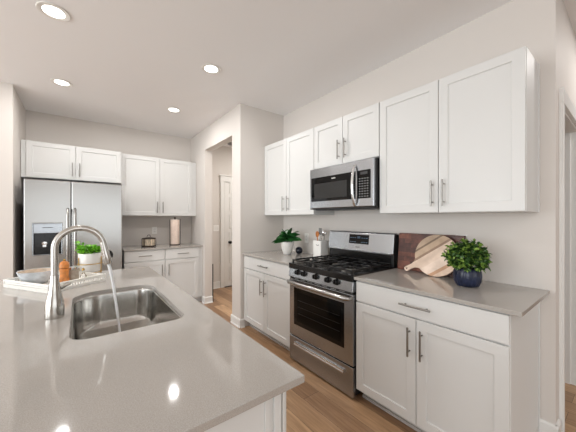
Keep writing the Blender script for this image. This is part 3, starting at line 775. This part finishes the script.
# ================================================================= LEFT COUNTER PLANT
def leaf(bm, base, direc, L_, wd, droop, curl=.25, mi=0, seg=6):
    d_ = Vector(direc).normalized(); side = d_.cross(Vector((0, 0, 1)))
    side = side.normalized() if side.length > .05 else Vector((1, 0, 0))
    side = Matrix.Rotation(random.uniform(-1.0, 1.0), 3, d_) @ side
    p = Vector(base); prev = None; a = 0; step = L_ / seg
    for i in range(seg + 1):
        s = i / seg
        w_ = wd * math.sin(PI * min(1, s * .93 + .05)) ** .8 * (1 if i < seg else 0.05)
        nrm = side.cross(d_).normalized()
        l = bm.verts.new(p - side * w_ + nrm * w_ * curl); c = bm.verts.new(p); r = bm.verts.new(p + side * w_ + nrm * w_ * curl)
        if prev:
            for f in ((prev[0], prev[1], c, l), (prev[1], prev[2], r, c)):
                ff = bm.faces.new(f); ff.material_index = mi; ff.smooth = True
        prev = (l, c, r)
        d_ = (d_ + Vector((0, 0, -droop / seg))).normalized(); p = p + d_ * step

PX, PY = 1.960, 2.560
t = thing('potted_plant', 'dark green broad-leaved plant in a white tapered pot left of the range', 'plant', (PX, PY, CT))
bm = B(); lathe(bm, [(.040, 0), (.046, .004), (.062, .05), (.076, .105), (.079, .140), (.077, .150), (.072, .150), (.070, .13)], 36); obj('pot', bm, M['white'], t, smooth=True)
bm = B(); lathe(bm, [(.070, .132), (.070, .138), (.02, .142)], 24); obj('soil', bm, M['soil'], t)
bm = B(); random.seed(11)
for i in range(30):
    a = 2 * PI * i * .382 + random.uniform(-.2, .2); el = random.uniform(.15, 1.3)
    L_ = random.uniform(.15, .20) * (1.0 if el < .8 else .62)
    d_ = (math.cos(a) * math.cos(el), math.sin(a) * math.cos(el), math.sin(el))
    b_ = (math.cos(a) * .012, math.sin(a) * .012, .155 + random.uniform(0, .06))
    leaf(bm, b_, d_, L_, random.uniform(.036, .046), random.uniform(.4, .9), .12)
obj('foliage', bm, M['leafd'], t)
bm = B()
for i in range(5): sweep(bm, [(.0, 0, .135), (random.uniform(-.02, .02), random.uniform(-.02, .02), .20)], .003, 6)
obj('stems', bm, M['stem'], t)
# navy ball
t = tag(B and obj('ornament_ball', (lambda b: (lathe(b, [(max(.0008, .044 * math.sin(PI * k / 18)), .044 - .044 * math.cos(PI * k / 18)) for k in range(19)], 32), b)[1])(B()), M['navyg'], smooth=True, loc=(2.085, 2.492, CT)), 'dark navy decorative ball beside the white plant pot', 'ornament')
# utensil crock
t = thing('utensil_crock', 'white square-sided ceramic crock left of the range backguard', 'crock', (2.120, 2.160, CT), R90)
bm = B(); hw = .062; hh = .185; wl = .006
def rr(e, z): return [bm.verts.new((x, y, z)) for x, y in rounded(-hw + e, hw - e, -hw + e, hw - e, (max(.003, .014 - e),) * 4, 5)]
rs = [rr(.004, 0), rr(0, .004), rr(0, hh - .003), rr(.002, hh), rr(wl, hh), rr(wl, .01)]
for a, b in zip(rs, rs[1:]):
    for i in range(len(a)): bm.faces.new((a[i], a[(i + 1) % len(a)], b[(i + 1) % len(a)], b[i]))
bm.faces.new(rs[0][::-1]); bm.faces.new(rs[-1])
obj('crock_body', bm, M['white'], t, smooth=True)
bm = B(); pts = [(.018 + .022 * math.cos(a), -hw - .0012, .145 - .012 * math.sin(a)) for a in [PI * i / 10 for i in range(11)]]; sweep(bm, pts, .0022, 8); obj('maker_mark', bm, M['dgray'], t, smooth=True)
U = [2.120, 2.160, CT + .012]
def ut(dx, dy, tx, ty, z):  # point along a utensil: base offset (dx,dy) leaning to (tx,ty)
    s = z / .25; return (U[0] + dx + (tx - dx) * s, U[1] + dy + (ty - dy) * s, U[2] + z * 1.12)
t = thing('wooden_spoon', 'orange wooden spoon standing in the white crock', 'spoon', (0, 0, 0), 0)
bm = B(); p = [ut(-.01, .02, -.02, .035, z) for z in (0, .10, .18)]; sweep(bm, p, [.006, .005, .006], 10); obj('spoon_handle', bm, M['orangewood'], t, smooth=True)
bm = B(); c_ = Vector(ut(-.01, .02, -.02, .035, .215)); lathe(bm, [(.004, -.038), (.018, -.028), (.026, -.006), (.027, .008), (.020, .026), (.004, .034)], 20, c_, sx=.4); obj('spoon_bowl', bm, M['orangewood'], t, smooth=True)
t = thing('ladle', 'steel ladle leaning right in the white crock', 'ladle', (0, 0, 0), 0)
bm = B(); p = [ut(.02, -.02, .0, -.060, z) for z in (0, .12, .22)]; sweep(bm, p, [.004, .004, .005], 8); obj('ladle_handle', bm, M['chrome'], t, smooth=True)
bm = B(); c_ = Vector(ut(.02, -.02, 0, -.060, .225)); lathe(bm, [(.003, -.030), (.020, -.020), (.030, 0), (.031, .006), (.027, .004), (.01, -.02)], 22, c_, Matrix.Rotation(-1.2, 3, 'Y')); obj('ladle_bowl', bm, M['chrome'], t, smooth=True)
t = thing('spatula', 'dark slotted spatula standing tallest in the white crock', 'spatula', (0, 0, 0), 0)
bm = B(); p = [ut(0, .01, .0, .005, z) for z in (0, .12, .21)]; sweep(bm, p, [.004, .004, .004], 8); obj('spatula_handle', bm, M['pull'], t, smooth=True)
bm = B(); c_ = Vector(ut(0, .01, 0, .003, .21))
for k in (-.018, -.006, .006, .018): box(bm, c_.x - .0015, c_.x + .0015, c_.y + k - .004, c_.y + k + .004, c_.z + .008, c_.z + .066)
box(bm, c_.x - .0015, c_.x + .0015, c_.y - .022, c_.y + .022, c_.z, c_.z + .010); box(bm, c_.x - .0015, c_.x + .0015, c_.y - .022, c_.y + .022, c_.z + .062, c_.z + .072)
obj('spatula_blade', bm, M['gray'], t, bevel=.0006)
t = thing('whisk', 'wire whisk between the spatula and ladle in the white crock', 'whisk', (0, 0, 0), 0)
bm = B(); sweep(bm, [ut(.025, .03, .030, .010, z) for z in (0, .10, .18)], [.005, .005, .006], 8); obj('whisk_handle', bm, M['chrome'], t, smooth=True)
bm = B(); c_ = Vector(ut(.025, .03, .030, .010, .18))
for k in range(5):
    a = PI * k / 5; q = [c_ + Vector((math.cos(a) * .024 * math.sin(2 * PI * s) if False else math.cos(a) * .024 * math.sin(PI * s) * (1 if True else 0), math.sin(a) * .024 * math.sin(PI * s), .075 * s)) for s in [i / 8 for i in range(9)]]
    sweep(bm, q, .0012, 6); q2 = [Vector((2 * c_.x - v.x, 2 * c_.y - v.y, v.z)) for v in q]; sweep(bm, q2, .0012, 6)
obj('whisk_wires', bm, M['chrome'], t, smooth=True)

# ================================================================= CUTTING BOARDS
# dark block board leaning on the wall
o = None
bm = B(); box(bm, 0, .030, -.5, 0, 0, .305)
o = obj('block_board', bm, M['block'], bevel=.004, loc=(2.150, 1.262, CT + .001)); o.rotation_euler = (0, math.radians(5.5), 0)
tag(o, 'dark reddish brown butcher block leaning on the wall right of the range', 'cutting board')
# round paddle board: outline in local (u along -Y world, v up); leaning against block board
M['stave'] = striped_wood('mixed_stave_wood', [(0, (232, 204, 180)), (.14, (206, 160, 126)), (.21, (242, 220, 202)), (.40, (234, 210, 190)), (.62, (158, 130, 108)), (.67, (198, 172, 146)), (.80, (130, 108, 88)), (.84, (188, 164, 140))], 3.05, (0, .60, .80), grain=(1, 2, 2))
bm = B(); R = .156; pts = []
ha = math.radians(211)           # handle direction in local (u right, v up): lower left
gap = .26
n = 56
for i in range(n + 1):
    a = ha + gap + (2 * PI - 2 * gap) * i / n; pts.append((R * math.cos(a), R * math.sin(a)))
hd2 = Vector((math.cos(ha), math.sin(ha))); hn = Vector((-hd2.y, hd2.x)); he = .262
# neck in, round end (arrive from the angle just before ha)
pts += [(hd2 * .170 - hn * .026)[:], (hd2 * .19 - hn * .018)[:], (hd2 * .22 - hn * .017)[:]]
for i in range(9):
    a = -PI / 2 + PI * i / 8; pts.append((hd2 * (he - .0 + .022 * math.cos(a) - .02) + hn * (.021 * math.sin(a)))[:])
pts += [(hd2 * .22 + hn * .017)[:], (hd2 * .19 + hn * .018)[:], (hd2 * .170 + hn * .026)[:]]
# with a hanging hole near the handle end
hc = hd2 * (he - .018); holep = [(hc.x + .0075 * math.cos(2 * PI * i / 14), hc.y + .0075 * math.sin(2 * PI * i / 14)) for i in range(14)]
vo = [bm.verts.new((0, -u, v)) for u, v in pts]; vh = [bm.verts.new((0, -u, v)) for u, v in holep]; ed = []
for L_ in (vo, vh):
    for i in range(len(L_)): ed.append(bm.edges.new((L_[i], L_[(i + 1) % len(L_)])))
bmesh.ops.triangle_fill(bm, edges=ed, use_beauty=True)
ret = bmesh.ops.extrude_face_region(bm, geom=list(bm.faces))
bmesh.ops.translate(bm, verts=[e_ for e_ in ret['geom'] if isinstance(e_, bmesh.types.BMVert)], vec=(.016, 0, 0))
tilt = math.radians(14)
o = obj('round_cutting_board', bm, M['stave'], bevel=.002, loc=(2.094, .922, CT + .003 + R * math.cos(tilt))); o.rotation_euler = (0, tilt, 0)
tag(o, 'round striped wooden paddle board with handle leaning on the dark block', 'cutting board')

# boxwood in navy pot
t = thing('potted_boxwood', 'small round boxwood plant in a ribbed navy pot on the right counter', 'plant', (1.955, .668, CT))
bm = B(); nr = 22
lathe(bm, [(.050, 0), (.060, .006), (.071, .032), (.075, .065), (.072, .098), (.067, .114), (.061, .114), (.062, .095)], 88, wob=lambda a, k: 1 + (.055 * abs(math.sin(a * nr / 2 + .25 * math.sin(k * 1.3))) if 0 < k < 5 else 0))
obj('pot', bm, M['navy'], t, smooth=True)
bm = B(); lathe(bm, [(.060, .092), (.060, .098), (.02, .102)], 24); obj('soil', bm, M['soil'], t)
bm = B(); random.seed(5)
cen = Vector((0, 0, .178))
tips = []
for i in range(150):
    zz = 1 - 2 * (i + .5) / 150; a = i * 2.39996
    if zz < -.62: continue
    rr_ = math.sqrt(1 - zz * zz); d_ = Vector((rr_ * math.cos(a), rr_ * math.sin(a), zz * .86)); L_ = random.uniform(.088, .128)
    tips.append((cen + d_ * L_, d_.normalized()))
for (tp, d_) in tips:
    for k in range(14):
        s = random.uniform(-.035, .006); b_ = tp + d_ * s
        q = Vector((random.gauss(0, 1), random.gauss(0, 1), random.gauss(0, 1))).normalized()
        dd = (d_ * .6 + q).normalized()
        leaf(bm, b_, dd, random.uniform(.019, .030), random.uniform(.0065, .0105), .2, .3, 1 if (s > -.012 and random.random() < .5) else 0, seg=3)
obj('foliage', bm, [M['leafb'], M['leafy']], t)
bm = B()
for (tp, d_) in tips[::3]: sweep(bm, [(d_.x * .01, d_.y * .01, .10), tuple((tp + cen) / 2 - Vector((0, 0, .02))), tuple(tp)], [.002, .0015, .001], 5)
obj('stems', bm, M['stem'], t)

# ================================================================= BACK COUNTER ITEMS
t = thing('lidded_jar', 'round lidded jar in a dark wire frame on the counter by the fridge', 'jar', (.835, 4.56, CT)); t.scale = (1.1, 1.1, 1.22)
bm = B(); lathe(bm, [(.070, 0.008), (.080, .012), (.083, .05), (.080, .090), (.074, .098), (.02, .100)], 32); obj('jar_body', bm, M['cream'], t, smooth=True)
bm = B(); lathe(bm, [(.084, .0), (.0905, .002), (.0905, .014), (.084, .016)], 32)
lathe(bm, [(.080, .094), (.087, .095), (.087, .104), (.05, .110), (.01, .112)], 32)
for k in range(8):
    a = 2 * PI * k / 8; sweep(bm, [(.089 * math.cos(a), .089 * math.sin(a), .008), (.093 * math.cos(a), .093 * math.sin(a), .05), (.087 * math.cos(a), .087 * math.sin(a), .10)], .0030, 6)
obj('wire_frame', bm, M['darkmetal'], t, smooth=True)
bm = B(); sweep(bm, [(.022 * math.cos(a), 0, .118 + .026 * math.sin(a)) for a in [PI * 1.0 * i / 12 for i in range(13)]], .0035, 8); obj('lid_handle', bm, M['darkmetal'], t, smooth=True)
t = thing('paper_towel_holder', 'dark metal stand holding the pale pink paper towel roll', 'paper towel holder', (1.226, 4.60, CT))
bm = B(); lathe(bm, [(.078, 0), (.078, .006), (.07, .010), (.01, .011)], 32); obj('base', bm, M['darkmetal'], t, smooth=True)
bm = B(); cyl(bm, (0, 0, .01), (0, 0, .425), .006, 12); lathe(bm, [(.006, .418), (.016, .426), (.018, .436), (.010, .447), (.002, .45)], 16); obj('pole', bm, M['darkmetal'], t, smooth=True)
bm = B(); sweep(bm, [(.080, -.01, .006), (.081, -.01, .2), (.081, -.01, .415)], .004, 8); sweep(bm, [(-.080, -.01, .006), (-.081, -.01, .2), (-.081, -.01, .415)], .004, 8); obj('side_rods', bm, M['darkmetal'], t, smooth=True)
bm = B(); lathe(bm, [(.0205, .0), (.066, .0), (.068, .004), (.068, .388), (.066, .394), (.0205, .394)], 40)
for f in [f for f in bm.faces if len(f.verts) > 6]: bm.faces.remove(f)
lathe(bm, [(.0205, 0.0), (.0205, .394)], 24)
for f in [f for f in bm.faces if len(f.verts) > 6]: bm.faces.remove(f)
tag(obj('paper_towel_roll', bm, M['pink'], smooth=True, loc=(1.226, 4.60, CT + .0115)), 'pale pink paper towel roll standing on the counter by the fridge', 'paper towel roll')

# ================================================================= ISLAND TRAY AND ITEMS
B_ = Vector((-.1417, 2.0514, 0)); tx = Vector((math.cos(.5687), math.sin(.5687), 0)); ty = Vector((-tx.y, tx.x, 0)); TW, TD = .338, .439
rt = math.atan2(tx.y, tx.x)
t = thing('serving_tray', 'white ribbed rectangular tray at the far end of the island', 'tray', (B_.x, B_.y, CT), rt)
bm = B(); box(bm, 0, TW, 0, TD, 0.0, .010); obj('tray_floor', bm, M['tray'], t, bevel=.001)
for (nm, x0, x1, y0, y1) in (('front_side', 0, TW, 0, .010), ('back_side', 0, TW, TD - .010, TD), ('left_side', 0, .010, .010, TD - .010), ('right_side', TW - .010, TW, .010, TD - .010)):
    bm = B(); z = .010
    if nm == 'left_side' or nm == 'right_side':
        for k in range(3): box(bm, x0 + (.0015 if k == 1 else 0), x1 - (.0015 if k == 1 else 0), y0, y1, .010 + k * .013, .010 + k * .0135 + .0105)
    else:
        box(bm, x0, x1, y0, y1, .010, .018); box(bm, x0, x1, y0, y1, .034, .050); kk = int((x1 - x0) / .016)
        for i in range(kk + 1): xx = x0 + (x1 - x0 - .008) * i / kk; box(bm, xx, xx + .008, y0 + .002, y1 - .002, .018, .034)
    obj('tray_side', bm, M['tray'], t, bevel=.0008)
def onTray(u, v): return B_ + tx * u + ty * v
TZ = CT + .0102
# bowl
p = onTray(.112, .318)
t = thing('ceramic_bowl', 'blue grey wavy rimmed bowl on the left of the white tray', 'bowl', (p.x, p.y, TZ + .0004)); t.scale = (1.12, 1.12, 1)
wv = lambda a, k: 1 + (.035 * math.sin(5 * a + 1) if 3 <= k <= 7 else 0)
bm = B(); lathe(bm, [(.038, 0), (.042, .003), (.060, .020), (.078, .048), (.088, .078), (.0885, .082), (.084, .082), (.0745, .050), (.055, .022), (.02, .010)], 48, wob=wv)
bo = obj('bowl_shell', bm, M['bowl'], t, smooth=True)
bm = B(); lathe(bm, [(.0545, .0225), (.0735, .052), (.0825, .080), (.0815, .080), (.071, .052), (.050, .024), (.01, .013)], 48, wob=lambda a, k: 1 + (.03 * math.sin(5 * a + 1) if 1 <= k <= 4 else 0)); obj('inner_glaze', bm, M['bowlin'], t, smooth=True)
# pepper mill
t = thing('pepper_mill', 'short orange wooden pepper mill just right of the faucet on the tray', 'pepper mill', onTray(.18, .165) + Vector((0, 0, TZ)))
bm = B(); lathe(bm, [(.026, 0), (.027, .004), (.0245, .03), (.023, .06), (.026, .082), (.026, .092), (.018, .094)], 28); obj('mill_body', bm, M['orangewood'], t, smooth=True)
bm = B(); lathe(bm, [(.018, .094), (.0265, .097), (.0275, .112), (.022, .132), (.012, .140)], 28)
hd3 = obj('mill_head', bm, M['orangewood'], t, smooth=True)
bm = B(); lathe(bm, [(.004, .139), (.007, .143), (.008, .149), (.002, .155)], 14); obj('knob', bm, M['brass'], t, smooth=True)
# jar
t = thing('tray_jar', 'squat taupe jar with a flat metal lid between mill and herb pot', 'jar', onTray(.243, .185) + Vector((0, 0, TZ)))
bm = B(); lathe(bm, [(.030, 0), (.034, .003), (.0345, .07), (.030, .078), (.02, .079)], 32); obj('jar_body', bm, M['stonejar'], t, smooth=True)
bm = B(); lathe(bm, [(.032, .079), (.035, .080), (.035, .092), (.032, .094), (.01, .095)], 32); obj('lid', bm, M['chrome'], t, smooth=True)
# small gold glass bottle
t = thing('gold_bottle', 'tiny gold rimmed glass bottle in front of the herb pot', 'bottle', onTray(.255, .10) + Vector((0, 0, TZ)))
bm = B(); lathe(bm, [(.014, 0), (.017, .003), (.0175, .035), (.010, .048), (.006, .055), (.006, .072)], 24); obj('bottle_body', bm, M['glass'], t, smooth=True)
bm = B(); lathe(bm, [(.0065, .070), (.0085, .072), (.0085, .078), (.005, .084), (.002, .088)], 16); lathe(bm, [(.0178, .004), (.0185, .005), (.0185, .009), (.0178, .010)], 24); obj('gold_rim', bm, M['brass'], t, smooth=True)
# herb pot
px_, py_ = .062, 2.55
t = thing('herb_pot', 'bright green herb plant in a white pot with gold stand behind the tray', 'plant', (px_, py_, CT)); t.scale = (1.16, 1.16, 1.17)
bm = B(); lathe(bm, [(.050, .022), (.058, .026), (.061, .08), (.063, .138), (.062, .142), (.057, .142), (.055, .125)], 40); obj('pot', bm, M['white'], t, smooth=True)
bm = B(); lathe(bm, [(.055, .122), (.055, .128), (.02, .131)], 24); obj('soil', bm, M['soil'], t)
bm = B()
for k in range(3):
    a = 2 * PI * k / 3 - .5; sweep(bm, [(.066 * math.cos(a), .066 * math.sin(a), .0), (.067 * math.cos(a), .067 * math.sin(a), .09), (.068 * math.cos(a), .068 * math.sin(a), .118)], .0030, 8)
for zz in (.020, .075):
    sweep(bm, [(.0655 * math.cos(a), .0655 * math.sin(a), zz) for a in [2 * PI * i / 32 for i in range(33)]], .0028, 8)
obj('gold_stand', bm, M['brass'], t, smooth=True)
bm = B(); random.seed(3)
for i in range(330):
    a = random.uniform(0, 2 * PI); r_ = .062 * math.sqrt(random.random()); z_ = .140 + random.uniform(0, .055) * (1 - .4 * r_ / .06)
    b_ = Vector((r_ * math.cos(a), r_ * math.sin(a), z_)); d_ = Vector((math.cos(a) * random.uniform(.1, 1), math.sin(a) * random.uniform(.1, 1), random.uniform(.1, 1)))
    leaf(bm, b_, d_, random.uniform(.014, .024), random.uniform(.005, .009), .5, .3, 0, 3)
# one sprig leaning left
lf = Vector((-.79, .61, 0))
for i in range(60):
    s = random.random(); b_ = lf * (.03 + .055 * s) + Vector((random.gauss(0, .009), random.gauss(0, .009), .15 + .065 * s + random.gauss(0, .006)))
    leaf(bm, b_, (random.gauss(0, 1) - .5, random.gauss(0, 1), random.random()), random.uniform(.014, .024), random.uniform(.006, .009), .5, .3, 0, 3)
obj('foliage', bm, M['leafn'], t)
bm = B(); [sweep(bm, [(random.uniform(-.03, .03), random.uniform(-.03, .03), .125), tuple(lf * (.02 + .012 * k) + Vector((0, 0, .17)))], .0015, 5) for k in range(4)]; obj('stems', bm, M['stem'], t)
